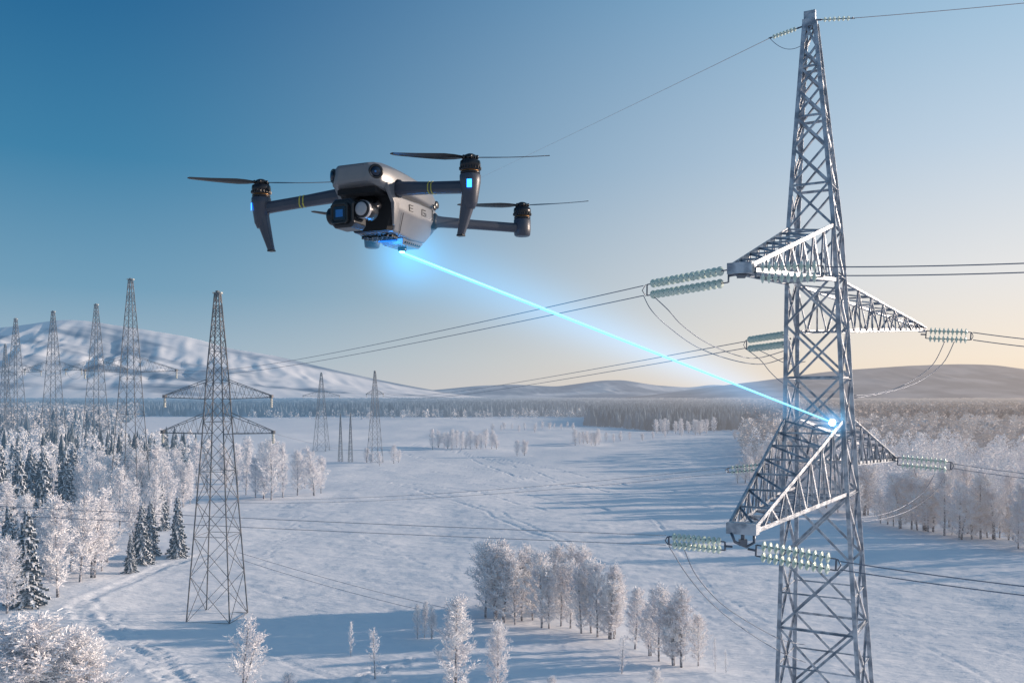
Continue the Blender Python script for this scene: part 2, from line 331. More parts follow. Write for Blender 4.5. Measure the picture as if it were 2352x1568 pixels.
def spruce(seed):
    rd=random.Random(seed); tb=MB(); tb.tube([(0,0,-.1),(0,0,5),(0,0,9.9)],[.16,.09,.01],6)
    cv=[];cf=[];cm_=[]
    def quad(a,b,c,d,m): n=len(cv); cv.extend([a,b,c,d]); cf.append((n,n+1,n+2,n+3)); cm_.append(m)
    nt_=30
    for i in range(nt_):
        z=.6+9.2*(i/nt_)**.93; rad=1.75*(1-z/10.1)**.85*rd.uniform(.8,1.15)+.10
        nb=int(8 if z<7 else 6)
        for j in range(nb):
            a=j*6.283/nb+i*.7+rd.uniform(-.25,.25); r=rad*rd.uniform(.6,1.2)
            o=Vector((math.cos(a),math.sin(a),0)); s=Vector((-math.sin(a),math.cos(a),0)); ns=max(2,int(r/.3))
            for k in range(ns):
                f0=k/ns; f1=(k+1.15)/ns; 
                z0=z-.50*r*f0+.06*math.sin(f0*6); z1=z-.50*r*f1+.12*f1
                w0=.27*(1-f0*.5)*rd.uniform(.5,1.3); w1=.22*(1-f1*.75)*rd.uniform(.5,1.3)
                p0=o*r*f0+Vector((0,0,z0)); p1=o*r*f1+Vector((0,0,z1)); tl=rd.uniform(-.10,.10)
                quad(p0-s*w0,p0+s*w0+Vector((0,0,tl)),p1+s*w1+Vector((0,0,tl)),p1-s*w1,0)
                quad(p0-s*w0*.4,p0+s*w0*.4-Vector((0,0,.22)),p1+s*w1*.5-Vector((0,0,.26)),p1-s*w1*.4,0)
                if rd.random()<.94:
                    e=Vector((0,0,.07)); q=rd.uniform(.85,1.25)
                    quad(p0-s*w0*q+e,p0+s*w0*q+e+Vector((0,0,tl)),p1+s*w1*q+e*1.3+Vector((0,0,tl)),p1-s*w1*q+e,1)
                    if rd.random()<.8:
                        p2=p1+o*.05-Vector((0,0,.2)); quad(p1-s*w1*q+e,p1+s*w1*q+e*1.3+Vector((0,0,tl)),p2+s*w1*.8,p2-s*w1*.7,1)
    cm=bpy.data.meshes.new('spruce_crown'); cm.from_pydata([tuple(v) for v in cv],[],cf); cm.materials.append(M['needle']); cm.materials.append(M['snowcap']); cm.polygons.foreach_set('material_index',cm_)
    tm=bpy.data.meshes.new('spruce_trunk'); tm.from_pydata(tb.v,[],tb.f); tm.materials.append(M['bark'])
    return tm,cm
BI=[birch(1),birch(2,slim=.85),birch(3,2),birch(4,slim=1.15),birch(5,3),birch(6,slim=.75),birch(7,slim=.8,dens=.6),birch(8,2,1.1,.75)]
SP=[spruce(21),spruce(22),spruce(23)]
ORD=['first','second','third','fourth','fifth','sixth','seventh','eighth','ninth','tenth']
def ordn(i):
    if i<10: return ORD[i]
    n=i+1; s='th' if 10<n%100<20 else {1:'st',2:'nd',3:'rd'}.get(n%10,'th'); return f'{n}{s}'
treecount=0
def tree(kind,px,base,top,label,group,var=None,slim=1.0):
    global treecount
    X,Y=G(px,base); h=(base-top)*Y/F; src=(BI if kind=='b' else SP); tm,cm=src[(treecount%6 if kind=='b' else treecount%3) if var is None else var]
    treecount+=1
    o=empty('frosted_birch' if kind=='b' else 'snowy_spruce',(X,Y,float(gz(X,Y))-.05),random.uniform(0,6.28))
    s=h/10; wsc=s*slim*(1.05 if kind=='b' else 1.0)*random.uniform(.88,1.15)
    o.scale=(wsc,wsc,s); tag(o,label,'tree',group)
    for nm,me in (('trunk',tm),('crown',cm)): link(bpy.data.objects.new(nm,me),o)
    return o
def zone(lst,kind,fmt,group,slim=1.0):
    lst=sorted(lst)
    for i,t in enumerate(lst):
        px,ba,to=t[:3]
        tree(kind,px,ba,to,fmt.format(ordn(i)),group,slim=slim)
# left wood
zone([(20,1310,1165),(62,1402,1172),(90,1330,1150),(300,1322,1230),(325,1302,1160),(346,1285,1150),(408,1286,1142),(372,1232,1125)],'s','{} snow laden spruce from the left at the front of the left wood','spruces in the left wood',1.05)
zone([(-12,1225,1040),(45,1240,1045),(70,1200,1035),(100,1212,1038),(150,1200,1038),(168,1160,1022),(30,1140,1018),(80,1150,1040),(412,1105,1018),(0,1180,1028)],'s','{} dark spruce from the left in the rear of the left wood','dark spruces behind the left wood',1.05)
zone([(12,1420,1258),(42,1392,1245),(135,1380,1150),(185,1345,1142),(212,1335,1140),(246,1300,1150),(160,1322,1168),(108,1342,1180),(232,1320,1190),(14,1260,1120),(60,1270,1150)],'b','{} frosted birch from the left at the front of the left wood','frosted birches at the front of the left wood',1.25)
zone([(275,1230,1090),(215,1200,1060),(180,1192,1080),(252,1182,1060),(240,1152,1040),(290,1180,1040),(335,1190,1050),(352,1180,1030),(385,1190,1060),(420,1172,1062),(400,1160,1040),(436,1165,1078),(310,1262,1120),(355,1242,1110),(320,1160,1040),(370,1150,1035),(228,1230,1085),(124,1190,1068),(197,1152,1040)],'b','{} frosted birch from the left deep in the left wood','frosted birches deep in the left wood',1.1)
zone([(450,1125,1020),(475,1132,1015),(520,1122,1025),(545,1130,1028),(565,1142,1030),(585,1150,1058),(605,1152,1048),(622,1156,1020),(648,1150,1028),(682,1145,1045),(722,1146,1038),(738,1140,1060),(600,1112,1020),(560,1104,1008),(640,1112,1040),(700,1128,1062)],'b','{} frosted birch from the left in the row beside the nearer left pylon','frosted birches beside the left pylon',1.05)
# foreground
for px,ba,to,vv,lb,sl in [(95,1690,1392,4,'large frosted birch filling the bottom left corner, left of its pair',2.0),(215,1680,1432,4,'large frosted birch in the bottom left corner, right of its pair',1.6),(15,1640,1455,0,'frosted birch cut by the left edge of the photo at the bottom corner',1.7),
  (560,1590,1408,7,'thin sparse frosted tree below the left pylon',1.35),(662,1640,1540,3,'small frosted treetop at the bottom edge right of the left pylon',1.2),(860,1545,1432,6,'small lone frosted sapling left of the bottom centre birches',1.2),(806,1492,1412,6,'tiny bare sapling left of the lone small one',.8),
  (1045,1625,1370,1,'tall frosted birch at the bottom centre',1.3),(1145,1600,1428,0,'shorter frosted birch right of the tall bottom centre birch',1.15),(1268,1640,1556,3,'frosted treetop just showing at the bottom edge below the copse',1.1),(1505,1640,1538,0,'frosted treetop at the bottom edge near the main pylon',1.1),
  (1430,1542,1458,6,'small frosted sapling below the central copse',1.2),(1642,1532,1450,6,'bare thin sapling right of the small copse',.6),(1667,1535,1480,6,'shortest bare sapling between small copse and main pylon',.6)]:
    tree('b',px,ba,to,lb,'frosted trees in the foreground',vv,sl)
zone([(958,1450,1372),(975,1448,1365),(992,1450,1372)],'b','{} of three thin saplings left of the central copse','thin saplings left of the copse',.8)
cop=[]
rd=random.Random(5)
for i in range(15):
    px=1115+i*21.5+rd.uniform(-5,5); ba=1396+ (px-1110)*.15+rd.uniform(-6,10); cop.append((px,ba,ba-rd.uniform(140,178)))
for i in range(11):
    px=1150+i*21+rd.uniform(-6,6); ba=1385+rd.uniform(-8,8); cop.append((px,ba,ba-rd.uniform(132,150)))
cop.append((1160,1412,1240))
cop.append((1408,1446,1280))
zone(cop,'b','{} frosted birch from the left in the central copse','frosted birches of the central copse',1.1)
zone([(1460,1472,1330),(1492,1490,1360),(1515,1505,1338),(1548,1516,1345),(1568,1522,1335),(1602,1515,1400)],'b','{} frosted birch from the left in the small copse beside the main pylon','frosted birches of the small copse',1.2)
# field groups
rd=random.Random(8)
zone([(995+i*11+rd.uniform(-3,3),1030+rd.uniform(-3,3),rd.uniform(984,1000)) for i in range(14)],'b','{} small frosted tree from the left in the mid field clump','mid field clump trees',1.5)
zone([(1188,1045,1010),(1204,1045,1008)],'b','{} frosted tree of the pair standing alone in the field','pair of trees in the field',1.3)
zone([(1322+i*9,1019+rd.uniform(-3,2),980+rd.uniform(0,12)) for i in range(7)],'b','{} small frosted tree from the left in the right mid field clump','right mid field clump trees',1.6)
zone([(1392,1012,992),(1410,1014,994),(1425,1012,990),(1446,1010,992),(1476,1012,994),(1500,1010,992),(1528,1008,992),(1566,1006,986),(1688,1010,988)],'b','{} tiny tree from the left in the scattered row across the far field','scattered far field trees',1.4)
zone([(842,1062,1030),(852,1064,1040),(872,1072,1040),(905,1064,1022),(915,1060,1030)],'b','{} small frosted tree from the left at the foot of the distant pylon','trees at the foot of a distant pylon',1.4)
zone([(1130+i*16+rd.uniform(-7,7),990+rd.uniform(-6,4),970+rd.uniform(0,8)) for i in range(13)],'b','{} tiny frosted tree from the left in the row behind the field clump','tiny frosted trees behind the field clump',1.5)
zone([(1505+i*15+rd.uniform(-3,3),993+rd.uniform(-2,3),957+rd.uniform(0,8)) for i in range(10)],'b','{} frosted tree from the left before the dark far wood','frosted trees before the dark wood',1.5)
# right wood edge
edge=[]
for i in range(52):
    f=i/51; px=1695+f*700; ba=1108+f*150 if px>2000 else 1108+(px-1695)*.26
    if px>2000: ba=1187+(px-2000)*.18
    ba+=rd.uniform(-14,14); edge.append((px+rd.uniform(-6,6),ba,ba-(92+f*78)*rd.uniform(.38,1.15)))
edge=sorted(edge)
for i,t in enumerate(edge):
    tree('b',*t,f'{ordn(i)} tree from the left along the near edge of the right wood','trees along the edge of the right wood',slim=1.3)
# ------------------------------------------------------------ stuff forests
def low_birch(seed,n,wd,trunk=True):
    r=np.random.default_rng(seed); v=[];q=[]
    for i in range(n):
        t=r.uniform(.08,1); rad=1.9*math.sin(math.pi*min(1,(t+.02)/1.03)**.75)**.7*r.uniform(.2,1)**.5+.05; a=r.uniform(0,6.28)
        p=np.array([rad*math.cos(a),rad*math.sin(a),10*t]); d=r.normal(size=3)+np.array([math.cos(a)*.7,math.sin(a)*.7,.9]); d/=np.linalg.norm(d)
        s=np.cross(d,r.normal(size=3)); s/=np.linalg.norm(s); s*=wd*r.uniform(.5,1.1)/2; ln=wd*1.4*r.uniform(.6,1.2)
        k=len(v); v+= [p-s,p+s,p+d*ln+s*.6,p+d*ln-s*.6]; q.append((k,k+1,k+2,k+3))
    if trunk:
        for a in(0,1.57):
            k=len(v); c,s=.09*math.cos(a),.09*math.sin(a); v+=[(-c,-s,-.3),(c,s,-.3),(c*.2,s*.2,9),(-c*.2,-s*.2,9)]; q.append((k,k+1,k+2,k+3))
    return np.array(v,float),np.array(q)
def low_spruce(seed,n):
    r=np.random.default_rng(seed); v=[];q=[]
    for tier in range(n):
        z0=.8+8.2*tier/n; r0=1.7*(1-z0/10.5)+.15; z1=min(10,z0+8.2/n*1.7); m=6
        for k in range(m):
            a=6.283*k/m+tier; b_=a+6.283/m; j=r.uniform(.7,1.2)
            i=len(v); v+=[(r0*j*math.cos(a),r0*j*math.sin(a),z0-r.uniform(0,.5)),(r0*math.cos(b_),r0*math.sin(b_),z0-r.uniform(0,.5)),(.05*math.cos(b_),.05*math.sin(b_),z1),(.05*math.cos(a),.05*math.sin(a),z1)]; q.append((i,i+1,i+2,i+3))
    return np.array(v,float),np.array(q)
def inpoly(x,y,poly):
    ins=np.zeros(x.shape,bool); n=len(poly)
    for i in range(n):
        x0,y0=poly[i];x1,y1=poly[(i+1)%n]
        c=((y0>y)!=(y1>y))&(x<(x1-x0)*(y-y0)/(y1-y0+1e-12)+x0); ins^=c
    return ins
def scatter(poly,spacing,ymin=0,ymax=1e9,keep=1.0):
    w_=[G(*p) for p in poly]; ax=np.array([p[0] for p in w_]); ay=np.array([p[1] for p in w_])
    y0=max(ay.min(),ymin); y1=min(ay.max(),ymax)
    gx=np.arange(ax.min(),ax.max(),spacing); gy=np.arange(y0,y1,spacing)
    X,Y=np.meshgrid(gx,gy); X=X+rng.uniform(-.5,.5,X.shape)*spacing; Y=Y+rng.uniform(-.5,.5,Y.shape)*spacing
    X=X.ravel();Y=Y.ravel(); ok=inpoly(X,Y,w_)&(np.abs(X)<Y*.66+20)&(rng.random(X.shape)<keep)
    return X[ok],Y[ok]
def forest(name,protos,X,Y,hmin,hmax,m,label,wide=1.0):
    vs=[];qs=[];off=0; ch=rng.integers(0,len(protos),X.size)
    for k,(v,q) in enumerate(protos):
        s=ch==k; n=s.sum()
        if n==0: continue
        x=X[s];y=Y[s]; sc_=rng.uniform(hmin,hmax,n)/10; a=rng.uniform(0,6.28,n); c,d=np.cos(a),np.sin(a); wx=sc_*wide
        vx=(v[None,:,0]*c[:,None]-v[None,:,1]*d[:,None])*wx[:,None]+x[:,None]
        vy=(v[None,:,0]*d[:,None]+v[None,:,1]*c[:,None])*wx[:,None]+y[:,None]
        vz=v[None,:,2]*sc_[:,None]+gz(x,y)[:,None]
        vs.append(np.stack([vx,vy,vz],-1).reshape(-1,3)); qs.append((q[None]+(np.arange(n)*len(v))[:,None,None]).reshape(-1,4)+off); off+=n*len(v)
    o=np_mesh(name,np.concatenate(vs),np.concatenate(qs),[m]); tag(o,label,'forest',kind='stuff'); return o
LB=[low_birch(i,420,.27) for i in range(4)]; LC=[low_birch(10+i,120,.55) for i in range(4)]; LD=[low_birch(20+i,34,1.0,False) for i in range(4)]
LS=[low_spruce(i,5) for i in range(3)]; LT=[low_spruce(5+i,2) for i in range(3)]
RW=[(1720,1085),(2000,1170),(2400,1240),(2900,1310),(2900,940),(1960,940),(1900,985),(1700,1015)]
X,Y=scatter(RW,6.4,0,330); clump=vn(X/26,Y/26,21)>-.30; X=X[clump]; Y=Y[clump]
forest('forest',LB,X,Y,5,15.5,M['frost'],'dense frosted wood on the right behind its edge trees',1.2)
X,Y=scatter(RW,7.4,330,620); forest('forest',LC,X,Y,6,15.5,M['forest_frost'],'farther frosted forest filling the right side',1.3)
FR=[(1780,1000),(2900,1060),(2900,945),(1700,945),(1700,985)]
X,Y=scatter(FR,9,620,1500); forest('forest',LD,X,Y,7,16,M['forest_brown'],'brownish frosted forest stretching to the right horizon',1.35)
DK=[(1345,978),(1500,988),(1780,988),(1780,940),(1345,940)]
X,Y=scatter(DK,7,0,1600); forest('forest',LT,X,Y,9,17,M['forest_dark'],'dark spruce wood in the distance left of the main pylon',1.1)
LW=[(-300,1150),(150,1150),(430,1118),(470,1075),(300,1050),(-300,1030)]
X,Y=scatter(LW,6.2,0,500); k=rng.random(X.size)<.62
forest('forest',LB,X[k],Y[k],7,14,M['frost'],'frosted wood behind the left trees',1.1); forest('forest',LS,X[~k],Y[~k],9,15,M['needle'],'dark spruce wood behind the left trees',.85)
LF=[(-300,1012),(60,1014),(250,996),(300,965),(330,950),(-300,950)]
X,Y=scatter(LF,8,0,1300); k=rng.random(X.size)<.6
forest('forest',LC,X[k],Y[k],10,17,M['forest_frost'],'pale frosted tree belt below the left mountain',1.3); forest('forest',LT,X[~k],Y[~k],11,18,M['forest_dark'],'dark spruces mixed in the belt below the left mountain',1.2)
BL=[(-400,956),(330,956),(600,957),(900,959),(1200,956),(1345,958),(1345,938),(-400,938)]
X,Y=scatter(BL,9,0,1750); forest('forest',LT,X,Y,9,18,M['forest_dark'],'dark tree line along the far side of the field',1.2)
BM=[(560,962),(900,966),(1350,962),(1350,955),(560,955)]
X,Y=scatter(BM,11,0,1300,.25); forest('forest',LD,X,Y,6,11,M['forest_frost'],'thin frosted shrubs before the far tree line',1.2)
# canopy sheets
def canopy(x0,x1,y0,y1,cell,hh,m,label,seed):
    ysl=[y0]; 
    while ysl[-1]<y1: ysl.append(ysl[-1]+cell*(ysl[-1]/y0)**1.6)
    gx=np.arange(x0,x1,cell); A,B=np.meshgrid(gx,np.array(ysl)); A=A+rng.uniform(-.35,.35,A.shape)*cell
    cl=vn(A/160,B/260,seed)
    z=hh*(.45+.75*rng.random(A.shape)**1.5)+gz(A,B); z=np.where(cl<-.28,-2,z); z[0,:]=-1; z[-1,:]=-1
    ny,nx=A.shape; i=np.arange(nx*ny).reshape(ny,nx)
    Q=np.stack([i[:-1,:-1],i[:-1,1:],i[1:,1:],i[1:,:-1]],-1).reshape(-1,4)
    o=np_mesh('forest',np.stack([A,B,z],-1).reshape(-1,3),Q,[m]); tag(o,label,'forest',kind='stuff')
canopy(-2600,520,1600,5200,7,14,M['forest_dark'],'dark forest reaching to the foot of the left mountains',3)
canopy(540,3000,1250,4600,7,14,M['forest_brown'],'hazy brown forest below the right hill',5)
# ------------------------------------------------------------ pylons
def pylon(name,loc,yaw,prof,zs,arms,wl,wb,mt,shear=0,ell=False,horiz=1,faces=(0,1,2,3)):
    root=empty(name,loc,yaw); sx=shear*math.cos(-yaw); sy=shear*math.sin(-yaw)
    pz=[p[0] for p in prof]; pa=[p[1] for p in prof]
    def cor(z,i):
        a=float(np.interp(z,pz,pa)); s=[(-1,-1),(1,-1),(1,1),(-1,1)][i]; return Vector((s[0]*a+sx*z,s[1]*a+sy*z,z))
    def bar(m,p,q,w):
        (m.ell if ell else m.beam)(p,q,w)
    for i in range(4):
        m=MB()
        for z0,z1 in zip(zs[:-1],zs[1:]): bar(m,cor(z0,i),cor(z1,i),wl)
        m.build('leg',mt,root)
    for f in faces:
        m=MB(); j=(f+1)%4
        for k,(z0,z1) in enumerate(zip(zs[:-1],zs[1:])):
            bar(m,cor(z0,f),cor(z1,j),wb); bar(m,cor(z0,j)+Vector((0,0,.01)),cor(z1,f),wb)
            if k%horiz==0: bar(m,cor(z0,f),cor(z0,j),wb)
            if ell and z0<20:
                c=(cor(z0,f)+cor(z1,j)+cor(z0,j)+cor(z1,f))/4
                bar(m,(cor(z0,f)+cor(z1,f))/2,c,wb*.6); bar(m,(cor(z0,j)+cor(z1,j))/2,c,wb*.6)
        m.build('bracing',mt,root)
    m=MB(); zt=zs[-1]; c=(cor(zt,0)+cor(zt,2))/2; a=float(np.interp(zt,pz,pa))
    m.box((c.x,c.y,c.z),(a*1.25,a*1.25,wl*.9)); m.box((c.x,c.y,c.z+wl*1.8),(a*1.1,a*.5,wl*1.3)); m.build('peak_cap',mt,root,)
    inv=(Matrix.Translation(Vector(loc))@Matrix.Rotation(yaw,4,'Z')).inverted()
    ab=wb*.7 if ell else wb*.6
    for (side,zt,zb,tip,tw,th,n) in arms:
        i,j=((0,1) if side<0 else (3,2)); m=MB(); tp=inv@Vector(tip)
        T=[tp+Vector((-tw,0,th)),tp+Vector((tw,0,th)),tp+Vector((-tw,0,0)),tp+Vector((tw,0,0))]
        B=[cor(zt,i),cor(zt,j),cor(zb,i),cor(zb,j)]
        for b_,t_ in zip(B,T): bar(m,b_,t_,wl*(.85 if ell else .6))
        pt=lambda k,f:B[k].lerp(T[k],f)
        for q in range(n):
            f0=q/n; f1=(q+1)/n; fm=(f0+f1)/2
            for (u,l) in((0,2),(1,3)):
                bar(m,pt(u,f0),pt(l,fm),ab); bar(m,pt(l,fm),pt(u,f1),ab)
                if q and ell: bar(m,pt(u,f0),pt(l,f0),wb*.6)
            if ell:
                bar(m,pt(2,f0),pt(3,f1),ab); bar(m,pt(3,f0),pt(2,f1),ab); bar(m,pt(2,f1),pt(3,f1),ab)
                bar(m,pt(0,f0),pt(1,f1),ab); bar(m,pt(0,f1),pt(1,f1),ab)
            else: bar(m,pt(2,f0),pt(3,f1),ab)
        m.box(((T[0]+T[3])/2).to_tuple(),(tw*1.15,wl*1.2,th*.6+wl*.5))
        m.build('crossarm',mt,root)
    return root
YW=R(-30)
z0=H
prof=[(0,2.1),(z0-9.6,1.28),(z0-5,1.08),(z0-1,.93),(z0+1.5,.86),(z0+3.6,.80),(z0+5.7,.72),(z0+9,.46),(z0+12.55,.17)]
zs=[0]; 
pz=[p[0] for p in prof]; pa=[p[1] for p in prof]
while zs[-1]<z0+12.0: zs.append(zs[-1]+2*float(np.interp(zs[-1],pz,pa))*.92+.12)
zs=zs[:-1]+[z0+12.55]
BX=10.94
tipUL=P(1702,622,23); tipUR=P(2118,758,37); tipLL=P(1706,1218,23); tipLR=P(2050,1056,36)
main=pylon('lattice_pylon',(BX,30,0),YW,prof,zs,[(-1,z0+5.55,z0+3.75,tipUL,.28,.12,7),(1,z0+3.85,z0+2.2,tipUR,.12,.1,7),(-1,z0-.85,z0-3.2,tipLL,.34,.12,7),(1,z0-.8,z0-2.35,tipLR,.12,.1,6)],.14,.08,M['steel'],-.0218,True,2)
tag(main,'large galvanised steel lattice pylon in the right foreground hit by the blue laser','pylon')
def far_pylon(px,top,base,label,arms,yaw=R(82),ws=1.0,npan=None,lw=1.0,name='lattice_pylon'):
    X,Y=G(px,base); h=(base-top)*Y/F
    pr=[(0,.068*h*ws),(.33*h,.048*h*ws),(.56*h,.034*h*ws),(.74*h,.025*h*ws),(h,.007*h*ws)]
    zz=[0]; a_=[p[0] for p in pr]; b_=[p[1] for p in pr]
    while zz[-1]<h*.97: zz.append(zz[-1]+max(2*float(np.interp(zz[-1],a_,b_))*1.0,.02*h))
    zz[-1]=h
    gz0=float(gz(X,Y)); A=[]; wl=max(.125,.0010*Y*.5)*lw; wb=wl*.45
    dirv=Vector((math.sin(yaw),-math.cos(yaw),0)); tips=[]
    for (ft,fT,fB,hl) in arms:
        for s in(-1,1):
            tip=Vector((X,Y,gz0))+Vector((0,0,ft*h))+dirv*hl*h*(-s)
            A.append((s,fT*h,fB*h,tip,.04*hl*h,.006*h,5)); tips.append(tip)
    r=pylon(name,(X,Y,gz0),yaw,pr,zz,A,wl,wb,M['steel_far'],0,False,2)
    tag(r,label,'pylon','pylons of the distant line')
    inv=(Matrix.Translation(Vector((X,Y,gz0)))@Matrix.Rotation(yaw,4,'Z')).inverted()
    for t in tips:
        m=MB(); l=inv@t; rr=.0035*h
        m.lathe([(rr*.4,-.032*h)]+[(rr*(1.5 if k%2 else .6),-.032*h+.0035*h*k) for k in range(9)]+[(rr*.3,0)],7,(l.x,l.y,l.z)); m.build('insulator',M['frost_tip'],r)
    m=MB(); m.box((0,0,h+.003*h),(.007*h,.014*h,.0022*h)); m.build('frosted_cap',M['frost_tip'],r)
    return tips,Vector((X,Y,gz0+h))
tA,pk1=far_pylon(500,662,1404,'nearer dark lattice pylon with two crossarms standing left of centre',[(.68,.735,.675,.172),(.57,.632,.568,.178)],R(84))
tB,pk2=far_pylon(300,652,1195,'tall narrow lattice pylon rising from the left wood, second from the right in the row',[(.615,.675,.612,.2)],R(86),.95)
tC,_=far_pylon(221,706,1078,'lattice pylon third from the right in the left row',[(.60,.66,.597,.2)],R(84))
tD,_=far_pylon(122,722,1072,'lattice pylon fourth from the right in the left row',[(.62,.68,.617,.19)],R(88))
tE,_=far_pylon(36,733,1042,'lattice pylon nearest the left edge with crossarms',[(.61,.67,.607,.2)],R(84))
far_pylon(12,790,1022,'slender pylon cut by the left photo edge',[(.7,.75,.697,.12)],R(84),.8)
tF,_=far_pylon(738,858,1036,'small distant pylon with crossarms, left of the two in the field',[(.71,.77,.70,.24)],R(84),1.25,lw=.8)
tG,_=far_pylon(861,853,1062,'small distant pylon with short arms, right of the two in the field',[(.75,.80,.745,.1)],R(75),1.0,lw=.8)
far_pylon(782,949,1059,'left of two thin lattice masts between the small distant pylons',[],R(84),.6,lw=.7,name='lattice_mast')
far_pylon(805,949,1061,'right of two thin lattice masts between the small distant pylons',[],R(84),.6,lw=.7,name='lattice_mast')
# ------------------------------------------------------------ wires and insulators
def wire(p,q,sag,r,label,name='power_line',m='wire',n=28,group=None,r2=None,pw=1):
    p=Vector(p);q=Vector(q); pts=[p.lerp(q,i/n)-Vector((0,0,4*sag*(i/n)*(1-i/n))) for i in range(n+1)]
    r2=r if r2 is None else r2
    mb=MB(); mb.tube(pts,[r2+(r-r2)*(1-i/n)**pw for i in range(n+1)],6); o=mb.build(name,M[m]); tag(o,label,'wire',group); return o
dm=MB(); dm.lathe([(.018,-.07),(.035,-.065),(.045,-.045),(.10,-.030),(.128,-.008),(.126,.010),(.095,.026),(.05,.036),(.035,.05),(.02,.07)],16); disc0=dm.build('disc_proto',M['glass_ins']); disc_me=disc0.data; bpy.data.objects.remove(disc0)
def insul(p,q,nd,label,sc=1.0,off=.135,double=True):
    p=Vector(p);q=Vector(q); d=(q-p); Ln=d.length; d.normalize()
    up=(Vector((0,0,1))-d*d.z).normalized(); side=up.cross(d)
    root=empty('insulator_string',p); M3=Matrix((side,up,d)).transposed(); root.rotation_euler=M3.to_euler()
    tag(root,label,'insulator','insulator strings on the main pylon')
    lead=.10*Ln
    for o_ in ((-off,off) if double else (0,)):
        for k in range(nd):
            c=bpy.data.objects.new('insulator_disc',disc_me); link(c,root); c.location=(0,o_,lead+(Ln-2*lead)*(k+.5)/nd); c.scale=(sc,sc,min(sc,.9))
        m=MB(); m.tube([(0,o_,lead*.5),(0,o_,Ln-lead*.5)],.018,6); m.build('rod',M['fitting'],root)
    for zc in (lead*.45,Ln-lead*.45):
        m=MB(); m.box((0,0,zc),(.012,off*1.05 if double else .03,.022)); m.build('yoke_plate',M['fitting'],root)
    m=MB(); m.tube([(0,-off,Ln-lead*.3),(.05,0,Ln),(0,off,Ln-lead*.3)],.016,6); m.build('clevis',M['fitting'],root)
    m=MB(); m.tube([(0,0,-.12),(0,0,lead*.45)],.03,6); m.build('shackle',M['fitting'],root)
    return q
Zv=Vector((0,0,1))
def pair(p,q,sag,gap,lb,r=.02,r2=None,gap2=None):
    for s,nm in((1,'upper'),(-1,'lower')):
        wire(Vector(p)+Zv*gap*s,Vector(q)+Zv*(gap2 or gap)*s,sag,r,f'{nm} wire of the pair {lb}',group=None,r2=r2)
# upper left
a0=P(1684,632,23.1); t2=tB[0] if tB[0].x>tB[1].x else tB[1]
dr=(t2-a0).normalized(); a1=a0+dr*4.2
insul(a0,a1,14,'long pair of pale glass insulator strings running left from the upper left arm tip',1.0,.165)
pair(a1,t2,1.2,.15,'running left from the upper arm tip to the far pylon',.014,.03,.35)
b0=P(1728,626,22.9); b1=P(1895,623,22.6)
insul(b0,b1,9,'pair of glass insulator strings running right from the upper left arm tip across the pylon',1.08,.145)
pair(b1,P(2900,585,20.0),.1,.11,'running right from the upper left arm tip past the pylon',.016)
# upper right
c0=P(2122,768,36.8); c1=P(2235,772,35.8)
insul(c0,c1,9,'pair of glass insulator strings on the upper right arm tip',1.15,.155)
pair(c1,P(2950,800,32),.3,.15,'running right from the upper right arm tip',.020)
# behind left
e0=P(1812,778,31.2); tg=tG[0]; dr=(tg-e0).normalized(); e1=e0+dr*3.5
insul(e0,e1,10,'pair of glass insulator strings left of the pylon body below the upper arms',1.05,.175)
pair(e1,tg,1.6,.13,'running from the pylon body to a small distant pylon',.016,.05,.6)
# lower left
f0=P(1672,1254,22.9); f1=P(1530,1240,24.2)
insul(f0,f1,10,'pair of glass insulator strings running left from the lower left arm tip',.85,.11)
pair(f1,P(-900,1120,27.5),.1,.13,'running left from the lower arm tip across the left wood',.0080)
g0=P(1728,1262,22.7); g1=P(1930,1298,21.3)
insul(g0,g1,11,'pair of large glass insulator strings running right from the lower left arm tip',1.05,.14)
pair(g1,P(2900,1408,18),.1,.10,'running right from the lower left arm tip across the pylon',.014)
# lower right
h0=P(2056,1058,35.8); h1=P(2190,1070,34.6)
insul(h0,h1,10,'pair of glass insulator strings on the lower right arm tip',1.1,.15)
pair(h1,P(2950,1135,31),.2,.09,'running right from the lower right arm tip over the wood',.012)
# behind lower left
i0=P(1770,1070,31.5); i1=P(1668,1080,33.5)
insul(i0,i1,9,'pair of glass insulator strings half hidden behind the lower left arm',.55,.085)
pair(i1,P(500,1150,60),.4,.1,'running left from behind the lower arm over the snow',.007,.009)
# peak
j0=P(1836,64,30.2); j1=P(1768,88,31.5); insul(j0,j1,7,'short single insulator string left of the pylon peak',.6,.0,False)
wire(j1,pk1+Zv*.2,.5,.010,'thin pinkish earth wire running down left from the pylon peak','earth_wire','wire_pink',60,r2=.0003,pw=5)
k0=P(1882,46,29.8); k1=P(1962,42,28.8); insul(k0,k1,6,'short single insulator string right of the pylon peak',.6,.0,False)
wire(k1,P(2800,-40,24),.05,.010,'thin pinkish earth wire running right from the pylon peak','earth_wire','wire_pink')
wire(j1,P(1842,104,30),.25,.010,'slack jumper loop just below the pylon peak','jumper_cable')
